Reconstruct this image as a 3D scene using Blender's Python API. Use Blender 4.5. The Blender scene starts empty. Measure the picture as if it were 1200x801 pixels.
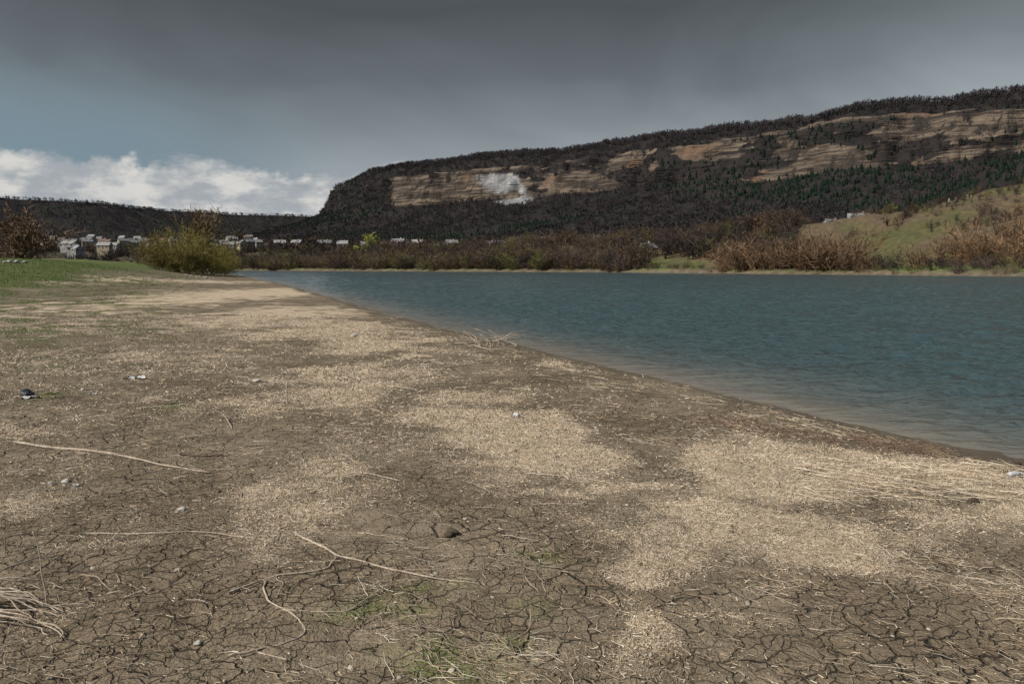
import bpy, math, numpy as np
from mathutils import Vector
scene=bpy.context.scene
scene.view_settings.view_transform='Standard'
scene.view_settings.look='None'
scene.view_settings.exposure=0
# ---------------------------------------------------------------- camera
CAMZ=1.7; PITCH=math.radians(5.35); FP=933.0
cam=bpy.data.cameras.new('camera'); cam.lens=28; cam.sensor_width=36; cam.clip_start=0.1; cam.clip_end=9000
co=bpy.data.objects.new('camera',cam); scene.collection.objects.link(co)
co.location=(0,0,CAMZ); co.rotation_euler=(math.radians(90)-PITCH,0,0); scene.camera=co
def survey(u,v,z=0.13):
    """ground position (metres) recovered from the photo by photogrammetry on the flat shore"""
    dx=(u-600)/FP; dy=-(v-400.5)/FP
    d=(dx, math.cos(PITCH)+dy*math.sin(PITCH), -math.sin(PITCH)+dy*math.cos(PITCH))
    t=(z-CAMZ)/d[2]
    return d[0]*t, d[1]*t
# ---------------------------------------------------------------- noise
TAB=np.random.default_rng(3).random((256,256))
def vn(x,y):
    xi=np.floor(x).astype(np.int64); yi=np.floor(y).astype(np.int64)
    fx=x-xi; fy=y-yi; fx=fx*fx*(3-2*fx); fy=fy*fy*(3-2*fy)
    a=TAB[xi&255,yi&255]; b=TAB[(xi+1)&255,yi&255]; c=TAB[xi&255,(yi+1)&255]; d=TAB[(xi+1)&255,(yi+1)&255]
    return (a*(1-fx)+b*fx)*(1-fy)+(c*(1-fx)+d*fx)*fy
def fbm(x,y,o=4,g=.5):
    x=np.asarray(x,float); y=np.asarray(y,float)
    s=0;a=1;t=0
    for i in range(o):
        s=s+a*vn(x+17.3*i,y+9.1*i); t+=a; a*=g
        x,y=(x*.8-y*.6)*2.03,(x*.6+y*.8)*2.03
    return s/t
def ss(a,b,x):
    t=np.clip((x-a)/(b-a),0,1); return t*t*(3-2*t)
# ---------------------------------------------------------------- lake outline
near=[survey(u,v,0) for u,v in [(1200,545),(1090,518),(1000,497),(850,462),(700,425),(600,403),(500,380),(440,364),(400,352),(360,341),(325,331)]]
lx=[16,]; ly=[-20]
for x,y in near: lx.append(x); ly.append(y)
lx+= [-33,-62,-95,-130,-165,-300]; ly+=[105,180,250,330,410,700]
lx=np.array(lx,float); ly=np.array(ly,float)
ry=np.array([-50,100,145,200,265,317,370,410,450,900],float); rx=np.array([140,112,93,64,28,-34,-95,-160,-260,-900],float)
def lake_d(x,y):
    w=np.clip(.12+np.abs(y)*.008,0,2.5)
    xl=np.interp(y,ly,lx)+w*(fbm(y*.35,y*0+3,3)-.5)*2*np.clip(30/(np.abs(y)+30)+.3,0,1)
    xr=np.interp(y,ry,rx)+ (fbm(y*.06,y*0+8,3)-.5)*8
    return (xl-x)*.93,(x-xr)*.7
def H(x,y,micro=True):
    x=np.asarray(x,float); y=np.asarray(y,float)
    dL,dR=lake_d(x,y); d=np.maximum(dL,dR)
    pos=np.maximum(d,0)
    z=np.where(d>0,.17*(1-np.exp(-pos/2.2)),np.maximum(d*.07,-2.0))
    if y.max()>14 :
        left=(dL>dR)
        z=z+np.where(left&(d>0),2.5*ss(2,28,dL)*ss(14,85,y),0)
    if y.max()>60:
        zr=1.2*ss(0,3,dR)+13*ss(4,110,dR)*(ss(600,250,y)*.6+.4)+16*np.exp(-((x-185)/75)**2-((y-255)/85)**2)*ss(4,50,dR)
        z=z+np.where(~left&(d>0),zr,0)
        z=z+27*ss(430,1150,y)*ss(0,60,d)
        m=ss(120,300,y)*ss(2,40,pos)
        z=z+m*(fbm(x*.02,y*.02,4)-.5)*8
        z=z+ss(120,200,y)*ss(6,30,dR)*(np.abs(fbm(x*.05,y*.05,3)-.5))*-8
    if micro:
        k=.25+.75*ss(0,2.5,pos)
        z=z+k*((fbm(x*.45,y*.45,2)-.5)*.09+(fbm(x*3,y*3,3)-.5)*.036+(fbm(x*14,y*14,2)-.5)*.018*ss(30,8,y))
    return z
# ---------------------------------------------------------------- mesh helper
def mk(name,V,F,mat,cols=None,attrs=None,smooth=False,parent=None,mats=None,midx=None):
    V=np.ascontiguousarray(V,np.float32); F=np.ascontiguousarray(F,np.int32)
    k=F.shape[1]; me=bpy.data.meshes.new(name)
    me.vertices.add(len(V)); me.vertices.foreach_set('co',V.ravel())
    me.loops.add(F.size); me.loops.foreach_set('vertex_index',F.ravel())
    me.polygons.add(len(F)); me.polygons.foreach_set('loop_start',np.arange(0,F.size,k,dtype=np.int32))
    me.polygons.foreach_set('use_smooth',np.full(len(F),bool(smooth)))
    if cols is not None:
        a=me.attributes.new('col','FLOAT_COLOR','POINT')
        c=np.ones((len(V),4),np.float32); c[:,:3]=cols; a.data.foreach_set('color',c.ravel())
    for n,v in (attrs or {}).items():
        a=me.attributes.new(n,'FLOAT','POINT'); a.data.foreach_set('value',np.ascontiguousarray(v,np.float32))
    for m in (mats or [mat]): me.materials.append(m)
    if midx is not None: me.polygons.foreach_set('material_index',np.ascontiguousarray(midx,np.int32))
    me.update(calc_edges=True)
    ob=bpy.data.objects.new(name,me); scene.collection.objects.link(ob)
    if parent: ob.parent=parent
    return ob
def gridF(nr,nc):
    i=np.arange(nr*nc).reshape(nr,nc)
    return np.stack([i[:-1,:-1].ravel(),i[:-1,1:].ravel(),i[1:,1:].ravel(),i[1:,:-1].ravel()],1)
# ---------------------------------------------------------------- node helper
class NT:
    def __init__(s,nt): s.nt=nt; nt.nodes.clear()
    def n(s,t,ins=None,**kw):
        nd=s.nt.nodes.new(t)
        for k,v in kw.items(): setattr(nd,k,v)
        for k,v in (ins or {}).items():
            if isinstance(v,bpy.types.NodeSocket): s.nt.links.new(v,nd.inputs[k])
            else: nd.inputs[k].default_value=v
        return nd
    def m(s,op,a,b=0.0,c=None,clamp=False):
        ins={0:a,1:b}
        if c is not None: ins[2]=c
        return s.n('ShaderNodeMath',ins,operation=op,use_clamp=clamp).outputs[0]
    def ss(s,a,b,x):
        if isinstance(a,(int,float)) and isinstance(b,(int,float)) and a>b:
            nd=s.n('ShaderNodeMapRange',{0:x,1:b,2:a,3:1.0,4:0.0},interpolation_type='SMOOTHSTEP')
        else: nd=s.n('ShaderNodeMapRange',{0:x,1:a,2:b,3:0.0,4:1.0},interpolation_type='SMOOTHSTEP')
        return nd.outputs[0]
    def mix(s,f,a,b,bt='MIX'):
        nd=s.n('ShaderNodeMix',data_type='RGBA',blend_type=bt)
        for i,v in ((0,f),(6,a),(7,b)):
            if isinstance(v,bpy.types.NodeSocket): s.nt.links.new(v,nd.inputs[i])
            else:
                if i and len(v)==3: v=(*v,1)
                nd.inputs[i].default_value=v
        return nd.outputs[2]
    def noise(s,vec,sc,det=4,r=.55,dist=0):
        return s.n('ShaderNodeTexNoise',{'Vector':vec,'Scale':sc,'Detail':det,'Roughness':r,'Distortion':dist}).outputs[0]
    def attr(s,n,o='Fac'): return s.n('ShaderNodeAttribute',attribute_name=n).outputs[o]
    def map(s,vec,sc=(1,1,1),rot=(0,0,0)):
        return s.n('ShaderNodeMapping',{'Vector':vec,'Scale':sc,'Rotation':rot}).outputs[0]
def newmat(name):
    m=bpy.data.materials.new(name); m.use_nodes=True; t=NT(m.node_tree)
    t.out=t.n('ShaderNodeOutputMaterial'); t.p=t.n('ShaderNodeBsdfPrincipled')
    t.nt.links.new(t.p.outputs[0],t.out.inputs[0])
    t.obj=t.n('ShaderNodeTexCoord').outputs['Object']
    return m,t
def setp(t,k,v):
    if isinstance(v,bpy.types.NodeSocket): t.nt.links.new(v,t.p.inputs[k])
    else:
        if isinstance(v,tuple) and len(v)==3: v=(*v,1)
        t.p.inputs[k].default_value=v
def simple(name,c1,c2,sc=5,rough=.8,bump=.3,bd=.01):
    m,t=newmat(name); n=t.noise(t.obj,sc,4)
    f=t.ss(.3,.7,n)
    setp(t,'Base Color',t.mix(f,c1,c2)); setp(t,'Roughness',rough); setp(t,'Specular IOR Level',.2)
    b=t.n('ShaderNodeBump',{'Height':n,'Strength':bump,'Distance':bd}); setp(t,'Normal',b.outputs[0])
    return m
def vegmat(name,rough=.85):
    m,t=newmat(name); c=t.attr('col','Color'); n=t.noise(t.obj,3,1)
    setp(t,'Base Color',t.mix(t.ss(.3,.7,n),c,t.mix(1.0,c,(.75,.75,.75),'MULTIPLY'))); setp(t,'Roughness',rough); setp(t,'Specular IOR Level',.1)
    return m
veg=vegmat('vegetation')
# ---------------------------------------------------------------- ground masks
PAT=[(290,345,80,14,.9),(330,368,95,14,.9),(385,386,85,12,.9),(450,402,80,9,.8),(240,333,40,9,.8),(410,440,70,16,.8),(385,462,100,12,.7),
(560,485,85,22,1.0),(625,517,75,26,1.15),(590,545,100,9,.6),(900,552,125,28,1.05),(1080,548,110,20,.95),(1150,570,70,24,.75),
(870,612,150,42,1.1),(950,655,85,36,1.15),(780,655,75,32,.9),(770,690,70,12,.8),(785,765,60,38,.8),(880,735,70,16,.5),(740,560,80,12,.6),
(300,590,120,42,.42),(150,425,170,22,.5),(300,475,170,20,.5),(200,640,170,14,.4),(1080,610,110,24,.5),(50,590,70,32,.45),(120,380,130,14,.5),(540,425,80,8,.55),(670,420,25,6,.5),(620,580,90,12,.45),(60,500,70,18,.45),(380,540,70,22,.4),(1150,640,60,30,.35),(30,760,60,30,.4)]
MOSS=[(440,718,40,11,1),(545,772,55,11,1),(520,700,40,8,.7),(635,660,30,6,.7),(625,715,24,6,.6),(590,790,50,9,.7),(60,466,12,8,.8),(200,480,20,6,.7),(65,430,30,5,.6)]
def ell(L,x,y):
    s=np.zeros_like(x)
    for u,v,ru,rv,k in L:
        cx,cy=survey(u,v); a=survey(u,v-rv)[1]; b=survey(u,v+rv)[1]
        ex=ru/FP*cy; ey=(a-b)/2
        s=np.maximum(s,k*np.exp(-(((x-cx)/ex)**2+((y-cy)/ey)**2)*.8))
    return s
def litter(x,y):
    x=np.asarray(x,float); y=np.asarray(y,float)
    wx=x+(fbm(x*1.1,y*1.1,3)-.5)*1.6*np.clip(y/12,.4,3); wy=y+(fbm(x*1.1+40,y*1.1,3)-.5)*2.3*np.clip(y/9,.4,4)
    s=ell(PAT,wx,wy)
    n=fbm(x*2.2,y*2.2,5,.66); n2=fbm(x*.7+7,y*.7,3)
    s=np.clip(s*(.45+1.35*n)+(n-.5)*.8+(n2-.5)*.35+.11,0,1)
    dL,_=lake_d(x,y)
    wr=np.exp(-((dL-.55-.25*(fbm(y*.8,x*0,2)-.5))/.14)**2)*.35
    return np.clip(s*ss(.25,1.0,dL)+wr*n*1.4,0,1)
# ---------------------------------------------------------------- ground sheet
r=np.concatenate([np.exp(np.linspace(math.log(3),math.log(60),620,endpoint=False)),np.exp(np.linspace(math.log(60),math.log(5000),300))])
tt=np.linspace(-1.2,1.2,700)
R,T=np.meshgrid(r,tt,indexing='ij'); X=(T*R).ravel(); Y=(R-4).ravel()
Z=H(X,Y); dL,dR=lake_d(X,Y); D=np.maximum(dL,dR)
lit=litter(X,Y)*ss(140,60,Y)*(dL>dR)
gn=fbm(X*.25,Y*.25,4)
grass=ss(12.5,17.5,dL+(gn-.5)*9)*ss(24,48,Y)*(dL>dR)
weeds=ss(5.5,11,dL+(gn-.5)*8)*ss(7,22,Y)*ss(.47,.62,fbm(X*1.6,Y*1.6,4,.65))*.75*(dL>dR)
grass=np.maximum(grass,weeds); lit=lit*(1-.7*grass)
moss=np.clip(ell(MOSS,X+(fbm(X*5,Y*5,3)-.5)*.4,Y+(fbm(X*5+9,Y*5,3)-.5)*.4)*(.3+1.3*fbm(X*9,Y*9,3)),0,1)
wet=ss(.6,0,D+(gn-.5)*.4)
far=ss(0,2,dR)*(dR>dL)+ss(180,260,Y)*(dL>dR)*(dL>0); far=np.clip(far,0,1)
fn=fbm(X*.03,Y*.03,5,.6); fn2=fbm(X*.15+5,Y*.15,4,.6)
c_ol=np.array([.072,.072,.032]); c_br=np.array([.090,.070,.045]); c_gr=np.array([.085,.120,.030]); c_dk=np.array([.03,.026,.022])
fc=c_br+(c_ol-c_br)*ss(.38,.56,fn)[:,None]; fc=fc+(c_gr-fc)*(ss(.44,.58,fn2)*ss(50,8,dR))[:,None]
fc=fc+(c_dk-fc)*(ss(330,560,Y)*.8)[:,None]
fc=fc+(np.array([.17,.15,.105])-fc)*(ss(2.2,0.6,dR)*(dR>dL))[:,None]
gm,t=newmat('shore_ground')
L=t.attr('litter'); G=t.attr('grass'); M=t.attr('moss'); W=t.attr('wet'); FA=t.attr('far'); FC=t.attr('col','Color')
flat=t.map(t.obj,(1,1,0))
n0=t.noise(flat,.7,3,.6); n1=t.noise(flat,5,4,.65); n2=t.noise(flat,38,3,.65); n3=t.noise(flat,130,2,.7)
mud=t.mix(t.ss(.3,.7,n1),(.150,.118,.078),(.245,.196,.136))
mud=t.mix(t.ss(.38,.66,n0),mud,t.mix(1.0,mud,(.70,.67,.63),'MULTIPLY'))
mud=t.mix(t.m('MULTIPLY',t.ss(.50,.70,n3),.55),mud,(.38,.32,.23))
mud=t.mix(t.m('MULTIPLY',t.ss(.56,.68,n2),.35),mud,(.08,.06,.04))
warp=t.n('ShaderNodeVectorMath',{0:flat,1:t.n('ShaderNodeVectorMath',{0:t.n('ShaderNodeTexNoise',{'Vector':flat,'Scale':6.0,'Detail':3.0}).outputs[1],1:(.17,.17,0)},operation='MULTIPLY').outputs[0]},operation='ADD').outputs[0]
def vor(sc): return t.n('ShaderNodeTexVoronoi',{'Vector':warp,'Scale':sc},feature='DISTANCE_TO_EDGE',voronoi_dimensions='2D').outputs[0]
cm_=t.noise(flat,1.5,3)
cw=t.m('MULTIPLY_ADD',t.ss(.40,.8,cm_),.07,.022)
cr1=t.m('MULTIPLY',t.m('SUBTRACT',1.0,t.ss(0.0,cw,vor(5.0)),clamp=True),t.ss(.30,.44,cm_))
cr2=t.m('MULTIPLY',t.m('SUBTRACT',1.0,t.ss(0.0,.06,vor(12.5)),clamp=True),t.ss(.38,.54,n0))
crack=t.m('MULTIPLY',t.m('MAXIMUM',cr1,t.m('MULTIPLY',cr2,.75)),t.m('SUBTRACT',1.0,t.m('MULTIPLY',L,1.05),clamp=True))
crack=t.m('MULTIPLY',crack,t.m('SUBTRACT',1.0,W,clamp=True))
mud=t.mix(t.m('MULTIPLY',crack,.85),mud,(.03,.023,.017))  # cavity shade of the cracks painted into the mud colour
fs=[]
for a,sx in ((.3,170),(1.9,150)):
    fs.append(t.noise(t.map(warp,(sx,sx*.25,1),(0,0,a)),1.0,2,.6))
fib=t.m('MAXIMUM',fs[0],fs[1])
thr=t.m('SUBTRACT',.76,t.m('MULTIPLY',L,.44))
fl=t.n('ShaderNodeMapRange',{0:t.m('MULTIPLY_ADD',n2,.34,t.m('SUBTRACT',fib,.16)),1:thr,2:t.m('ADD',thr,.07),3:0.,4:1.},interpolation_type='SMOOTHSTEP').outputs[0]
chaff=t.mix(t.ss(.3,.7,n3),(.33,.25,.17),(.68,.565,.41))
c=t.mix(t.m('MULTIPLY',fl,.85),mud,chaff)
c=t.mix(t.m('MULTIPLY',M,t.ss(.35,.6,n2)),c,(.14,.17,.048))
gcol=t.mix(t.ss(.35,.65,n1),(.055,.100,.018),(.12,.145,.04))
c=t.mix(t.m('MULTIPLY',G,t.ss(.25,.5,n2)),c,gcol)
fcc=t.mix(t.ss(.4,.7,t.noise(t.obj,.5,4,.7)),FC,t.mix(1.0,FC,(1.7,1.55,1.35),'MULTIPLY'))
c=t.mix(FA,c,fcc)
c=t.mix(t.m('MULTIPLY',W,.6),c,(.07,.056,.04))
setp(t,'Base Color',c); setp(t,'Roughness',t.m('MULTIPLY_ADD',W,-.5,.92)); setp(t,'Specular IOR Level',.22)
hh=t.m('ADD',t.m('MULTIPLY',n1,.04),t.m('ADD',t.m('MULTIPLY',n2,.020),t.m('MULTIPLY',crack,-.026)))
hh=t.m('ADD',hh,t.m('MULTIPLY',fl,.006)); hh=t.m('ADD',hh,t.m('MULTIPLY',n3,.005))
setp(t,'Normal',t.n('ShaderNodeBump',{'Height':hh,'Strength':1.0,'Distance':1.0}).outputs[0])
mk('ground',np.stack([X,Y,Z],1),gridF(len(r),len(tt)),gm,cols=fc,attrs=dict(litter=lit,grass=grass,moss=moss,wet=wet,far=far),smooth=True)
# ---------------------------------------------------------------- water
r2=np.exp(np.concatenate([np.linspace(math.log(7),math.log(150),620,endpoint=False),np.linspace(math.log(150),math.log(520),120)])); t2=np.linspace(-1.2,1.4,620)
R2,T2=np.meshgrid(r2,t2,indexing='ij'); X2=(T2*R2).ravel(); Y2=(R2-4).ravel()
a,b=lake_d(X2,Y2); dd=np.maximum(a,b)
sh2=np.exp(np.minimum(dd,0)/1.2)
c_,s_=math.cos(.3),math.sin(.3); xa=X2*c_+Y2*s_; ya=-X2*s_+Y2*c_
gust=.5+1.1*fbm(X2*.03,Y2*.06,3)
def ridge(v): return 1-np.abs(2*v-1)
wv=(ridge(fbm(xa*.55,ya*1.6,3))-.6)*.14+(ridge(fbm(xa*1.8+9,ya*4.0,2))-.6)*.065
wv=wv*gust+(fbm(xa*.12,ya*.35,2)-.5)*.12
Z2=wv*(1-.95*sh2)*ss(420,140,Y2)
keep=(dd<6)
F2=gridF(len(r2),len(t2)); F2=F2[keep[F2].all(1)]
wm,t=newmat('lake_water'); S=t.attr('shallow')
pn=t.noise(t.map(t.obj,(.03,.012,1)),1.0,3,.6)
bc=t.mix(pn,(.032,.062,.070),(.048,.084,.090))
bc=t.mix(t.m('MULTIPLY',S,.9),bc,(.19,.165,.13))
w1=t.noise(t.map(t.obj,(1.3,3.2,1),(0,0,.3)),1.0,3,.62,.4)
w2=t.noise(t.map(t.obj,(5,11,1),(0,0,-.2)),1.0,2,.6)
hw=t.m('ADD',t.m('MULTIPLY',w1,.22),t.m('MULTIPLY',w2,.055))
hw=t.m('MULTIPLY',hw,t.m('SUBTRACT',1.0,t.m('MULTIPLY',S,.8)))
setp(t,'Base Color',bc); setp(t,'Roughness',.12); setp(t,'IOR',1.33)
setp(t,'Normal',t.n('ShaderNodeBump',{'Height':hw,'Strength':1.0,'Distance':1.0}).outputs[0])
mk('lake_water',np.stack([X2,Y2,Z2],1),F2,wm,attrs=dict(shallow=sh2),smooth=True)
# ---------------------------------------------------------------- ribbons (mountain, far ridge)
def ribbon(name,path,prof,nS,nP,amp,seed,mat,rockf):
    P=np.array(path,float); s=np.r_[0,np.cumsum(np.hypot(*np.diff(P,axis=0).T))]
    S=np.linspace(0,s[-1],nS); px=np.interp(S,s,P[:,0]); py=np.interp(S,s,P[:,1])
    k=max(3,int(nS*.03)); ker=np.hanning(2*k+1); ker/=ker.sum()
    sm=lambda q: np.convolve(np.r_[2*q[0]-q[k:0:-1],q,2*q[-1]-q[-2:-k-2:-1]],ker,'valid')
    px=sm(px);py=sm(py)
    tx=np.gradient(px);ty=np.gradient(py);l=np.hypot(tx,ty);nx,ny=-ty/l,tx/l
    pr=np.array(prof,float); seg=np.r_[0,np.cumsum(pr[1:,2])]; q=np.linspace(0,seg[-1],nP)
    d=np.interp(q,seg,pr[:,0]); z=np.interp(q,seg,pr[:,1])
    Sg,dg=np.meshgrid(S,d,indexing='ij'); zg=np.broadcast_to(z,Sg.shape).copy()
    n=fbm(Sg*.012+seed,zg*.01,4); g=fbm(Sg*.03+seed*2,dg*.004,4,.55); f=fbm(Sg*.11+seed,zg*.09,4,.6)
    edge=ss(-60,10,dg)
    dg2=dg+edge*((n-.5)*amp*1.8+(g-.5)*amp*1.3+(f-.5)*amp*.35)
    zg=zg+(fbm(Sg*.006+seed,dg*0+2,3)-.5)*amp*.35*ss(500,100,dg)+(fbm(Sg*.02,dg*.02+seed,4)-.5)*amp*.3*ss(-60,60,dg)
    x=px[:,None]+nx[:,None]*dg2; y=py[:,None]+ny[:,None]*dg2
    rock,white=rockf(Sg,dg,zg,x,y)
    V=np.stack([x.ravel(),y.ravel(),zg.ravel()],1); F=gridF(nS,nP)
    mk(name,V,F,mat,attrs=dict(rock=rock.ravel(),white=white.ravel()),smooth=True)
    return V,F,rock.ravel()+white.ravel(),dg.ravel()
mm,t=newmat('mountain_slope'); RK=t.attr('rock'); WH=t.attr('white')  # slope colours kept dark: cloud shadow put into the albedo
fn_=t.noise(t.obj,.03,4,.65); fl_=t.mix(t.ss(.35,.65,fn_),(.019,.0175,.018),(.033,.028,.026))
st=t.noise(t.map(t.obj,(.014,.014,.20)),1.0,4,.65,.5); bl=t.noise(t.map(t.obj,(.06,.06,.03)),1.0,5,.7)
rc=t.mix(t.ss(.42,.62,st),(.050,.041,.034),(.165,.130,.098)); rc=t.mix(t.ss(.50,.62,bl),rc,(.034,.030,.026))
rc=t.mix(t.ss(.58,.7,t.noise(t.obj,.02,2)),rc,(.15,.10,.068))
c=t.mix(t.ss(.40,.60,t.m('MULTIPLY_ADD',t.m('SUBTRACT',bl,.5),1.5,RK)),fl_,rc)
wc=t.mix(t.ss(.35,.65,bl),(.13,.13,.13),(.30,.30,.295))
c=t.mix(t.ss(.35,.80,t.m('MULTIPLY_ADD',t.m('SUBTRACT',bl,.5),1.0,WH)),c,wc)
setp(t,'Base Color',c); setp(t,'Roughness',.95); setp(t,'Specular IOR Level',.1)
setp(t,'Normal',t.n('ShaderNodeBump',{'Height':t.m('ADD',st,bl),'Strength':.8,'Distance':9.0}).outputs[0])
def rock_m(S,d,z,x,y):
    b=x/np.maximum(y,1)
    band=ss(60,70,d)*ss(102,90,d)
    cov=fbm(S*.014+2,z*.035,5,.65)
    cov=ss(.42,.54,cov+.24*np.exp(-((b+.06)/.09)**2)+.02*ss(.05,.15,b))
    led=ss(.51,.61,fbm(S*.009+30,z*.11,4,.6))*ss(24,34,d)*ss(90,78,d)*ss(.15,.3,b)
    rk=np.maximum(band*cov*(1-.25*ss(.1,.2,b)),led*.7)*ss(-.17,-.13,b)
    wh=np.exp(-((b+.010+.0005*(z-115))/.027)**4)*ss(68,76,d)*ss(135,105,d)*ss(.22,.45,fbm(x*.02,z*.04,3)+.12)
    return rk,wh
path=[(1150,150),(900,420),(700,600),(583,690),(514,790),(387,905),(234,1080),(110,1160),(0,1250),(-130,1360),(-262,1470),(-270,1620),(-215,1850),(-100,2300)]
prof=[(-700,175,0),(-120,184,4),(0,178,4),(40,160,5),(68,148,4),(78,128,6),(84,122,3),(92,100,7),(150,80,8),(240,54,8),(340,34,8),(460,18,6),(620,-8,5)]
MV,MF,Mrk,Md=ribbon('mountain',path,prof,800,170,26,5,mm,rock_m)
def rock_f(S,d,z,x,y): return ss(.5,.62,fbm(S*.006,z*.02,4,.6))*ss(10,30,d)*ss(80,50,d)*.4,np.zeros_like(S)
path2=[(300,3100),(-350,2800),(-672,2615),(-810,2518),(-1000,2330),(-1060,1980),(-1200,1850),(-1650,1500),(-2300,900)]
prof2=[(-500,155,0),(0,165,5),(60,144,5),(200,92,6),(400,45,6),(700,15,6),(1000,-8,4)]
FV,FF,Frk,Fd=ribbon('far_ridge',path2,prof2,380,80,30,11,mm,rock_f)
# ---------------------------------------------------------------- vegetation prototypes
def proto_crown(seed,n=26,w=.5,ts=.22,h=1.0):
    q=np.random.default_rng(seed); V=[];F=[]
    V+=[(-.03,0,0),(.03,0,0),(0,0,h*.8)]; F+=[(0,1,2)]
    for i in range(n):
        u=q.normal(size=3); u/=np.linalg.norm(u); rr=q.random()**.4
        c=np.array([u[0]*w*.5*rr,u[1]*w*.5*rr,h*.55+u[2]*h*.4*rr])
        up=np.array([c[0]*.8,c[1]*.8,.5])+q.normal(size=3)*.25; up/=np.linalg.norm(up)
        sd=np.cross(up,q.normal(size=3)); sd/=np.linalg.norm(sd)
        k=len(V); s=ts*(.6+q.random()*.8)
        V+=[tuple(c-up*s*.8-sd*s*.3),tuple(c-up*s*.3+sd*s*.35),tuple(c+up*s*.9)]; F.append((k,k+1,k+2))
    return np.array(V),np.array(F)
def proto_conifer(seed,tiers=6,seg=9):
    q=np.random.default_rng(seed);V=[];F=[]
    V+=[(-.02,0,0),(.02,0,0),(0,.0,.9)];F+=[(0,1,2)]
    for i in range(tiers):
        z0=.1+i*.8/tiers; rr=.24*(1-i/tiers)+.03
        for j in range(seg):
            a=(j+q.random()*.7)*2*math.pi/seg; r1=rr*(.7+.6*q.random()); k=len(V); da=.45
            V+=[(0,0,z0+.28*(1-.3*i/tiers)),(math.cos(a-da)*r1,math.sin(a-da)*r1,z0+.02*q.normal()),(math.cos(a+da)*r1*.9,math.sin(a+da)*r1*.9,z0-.02)]
            F.append((k,k+1,k+2))
    return np.array(V),np.array(F)
def proto_bare(seed,stems=1,kids=(6,5,4),spread=.6,wid=.02,trunk=.28,upb=.25,lean=.15,leaf=0,leafs=.02,minw=.009):
    q=np.random.default_rng(seed);V=[];F=[]
    def seg(a,b,w0,w1,cross):
        d=b-a;d=d/(np.linalg.norm(d)+1e-9)
        for i in range(2 if cross else 1):
            s=np.cross(d,q.normal(size=3)) if i==0 else np.cross(d,s)
            s/=np.linalg.norm(s)+1e-9; k=len(V)
            V.extend([a-s*w0*.5,a+s*w0*.5,b+s*w1*.5,b-s*w1*.5]); F.extend([(k,k+1,k+2),(k,k+2,k+3)])
    def grow(p,d,L,w,lv):
        last=lv>=len(kids); ns=4 if lv==0 else (2 if last else 3); pts=[p]
        for i in range(ns):
            d=d+q.normal(size=3)*(.10 if lv==0 else .2)+np.array([0,0,upb*.3]); d/=np.linalg.norm(d)
            p2=p+d*L/ns; w1=w*(.25 if (last and i==ns-1) else (1-.2*(i+1)))
            seg(p,p2,w*(1-.2*i),w1,lv<1); p=p2; pts.append((p,d.copy()))
        if not last:
            for j in range(kids[lv]):
                f=q.integers(1 if (lv>0 or stems>1) else 2,ns+1); bp,bd=pts[f]
                o=q.normal(size=3); o-=bd*np.dot(o,bd); o/=np.linalg.norm(o)
                nd=bd*(1-spread*.5)+o*spread*(.7+.5*q.random())+np.array([0,0,upb]); nd/=np.linalg.norm(nd)
                grow(bp,nd,L*(.62 if lv else .75)*(.7+.5*q.random()),max(w*.5,minw),lv+1)
        elif leaf:
            for j in range(leaf):
                c=pts[q.integers(1,ns+1)][0]+q.normal(size=3)*.02; a=q.normal(size=3);b=q.normal(size=3);k=len(V)
                V.extend([c,c+a/np.linalg.norm(a)*leafs,c+b/np.linalg.norm(b)*leafs]);F.append((k,k+1,k+2))
    for i in range(stems):
        a=q.random()*6.28; l=lean*(1 if stems==1 else 1+2.5*q.random()); d=np.array([math.cos(a)*l,math.sin(a)*l,1]);d/=np.linalg.norm(d)
        p0=np.array([math.cos(a),math.sin(a),0])*(.0 if stems==1 else .08*q.random()); p0[2]=-.03
        grow(p0,d,trunk*(1 if stems==1 else .6+.7*q.random()),wid,0)
    V=np.array(V); V/=np.percentile(V[:,2],99)
    return V,np.array(F)
def scatter(name,protos,P,S,col,mat=veg,which=None,seed=1,wz=None,jit=.12):
    q=np.random.default_rng(seed); n=len(P)
    if which is None: which=q.integers(0,len(protos),n)
    A=q.random(n)*6.283; wz=np.ones(n) if wz is None else wz
    Vs=[];Fs=[];Cs=[];off=0
    for k,(v,f) in enumerate(protos):
        idx=np.where(which==k)[0]
        if len(idx)==0: continue
        c,s=np.cos(A[idx])[:,None],np.sin(A[idx])[:,None]
        sc=S[idx][:,None]; w=(S*wz)[idx][:,None]
        x=(v[:,0]*c-v[:,1]*s)*w+P[idx,0:1]; y=(v[:,0]*s+v[:,1]*c)*w+P[idx,1:2]; z=v[:,2]*sc+P[idx,2:3]
        Vs.append(np.stack([x.ravel(),y.ravel(),z.ravel()],1))
        Fs.append((f[None]+(np.arange(len(idx))*len(v))[:,None,None]+off).reshape(-1,3))
        tri=np.repeat(q.random((len(idx),(len(v)+2)//3)),3,axis=1)[:,:len(v)]
        cc=col[idx][:,None,:]*(1+jit*3*(tri[:,:,None]-.5))
        Cs.append(cc.reshape(-1,3)); off+=len(idx)*len(v)
    V=np.concatenate(Vs);F=np.concatenate(Fs); print(name,len(F))
    return mk(name,V,F,mat,cols=np.clip(np.concatenate(Cs),0,1))
crowns=[proto_crown(i,22,.85,.17) for i in range(5)]
conif=[proto_conifer(i,5,7) for i in range(3)]
mids=[proto_bare(20+i,1 if i%2 else 2,(6,4),.7,.04,.32,.22,minw=.026) for i in range(5)]
near_trees=[proto_bare(70+i,1 if i%2 else 2,(6,5,3),.7,.04,.32,.22,minw=.010) for i in range(5)]
bushes=[proto_bare(40+i,7,(5,4),.6,.018,.42,.22,.30,minw=.012) for i in range(5)]
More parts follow.
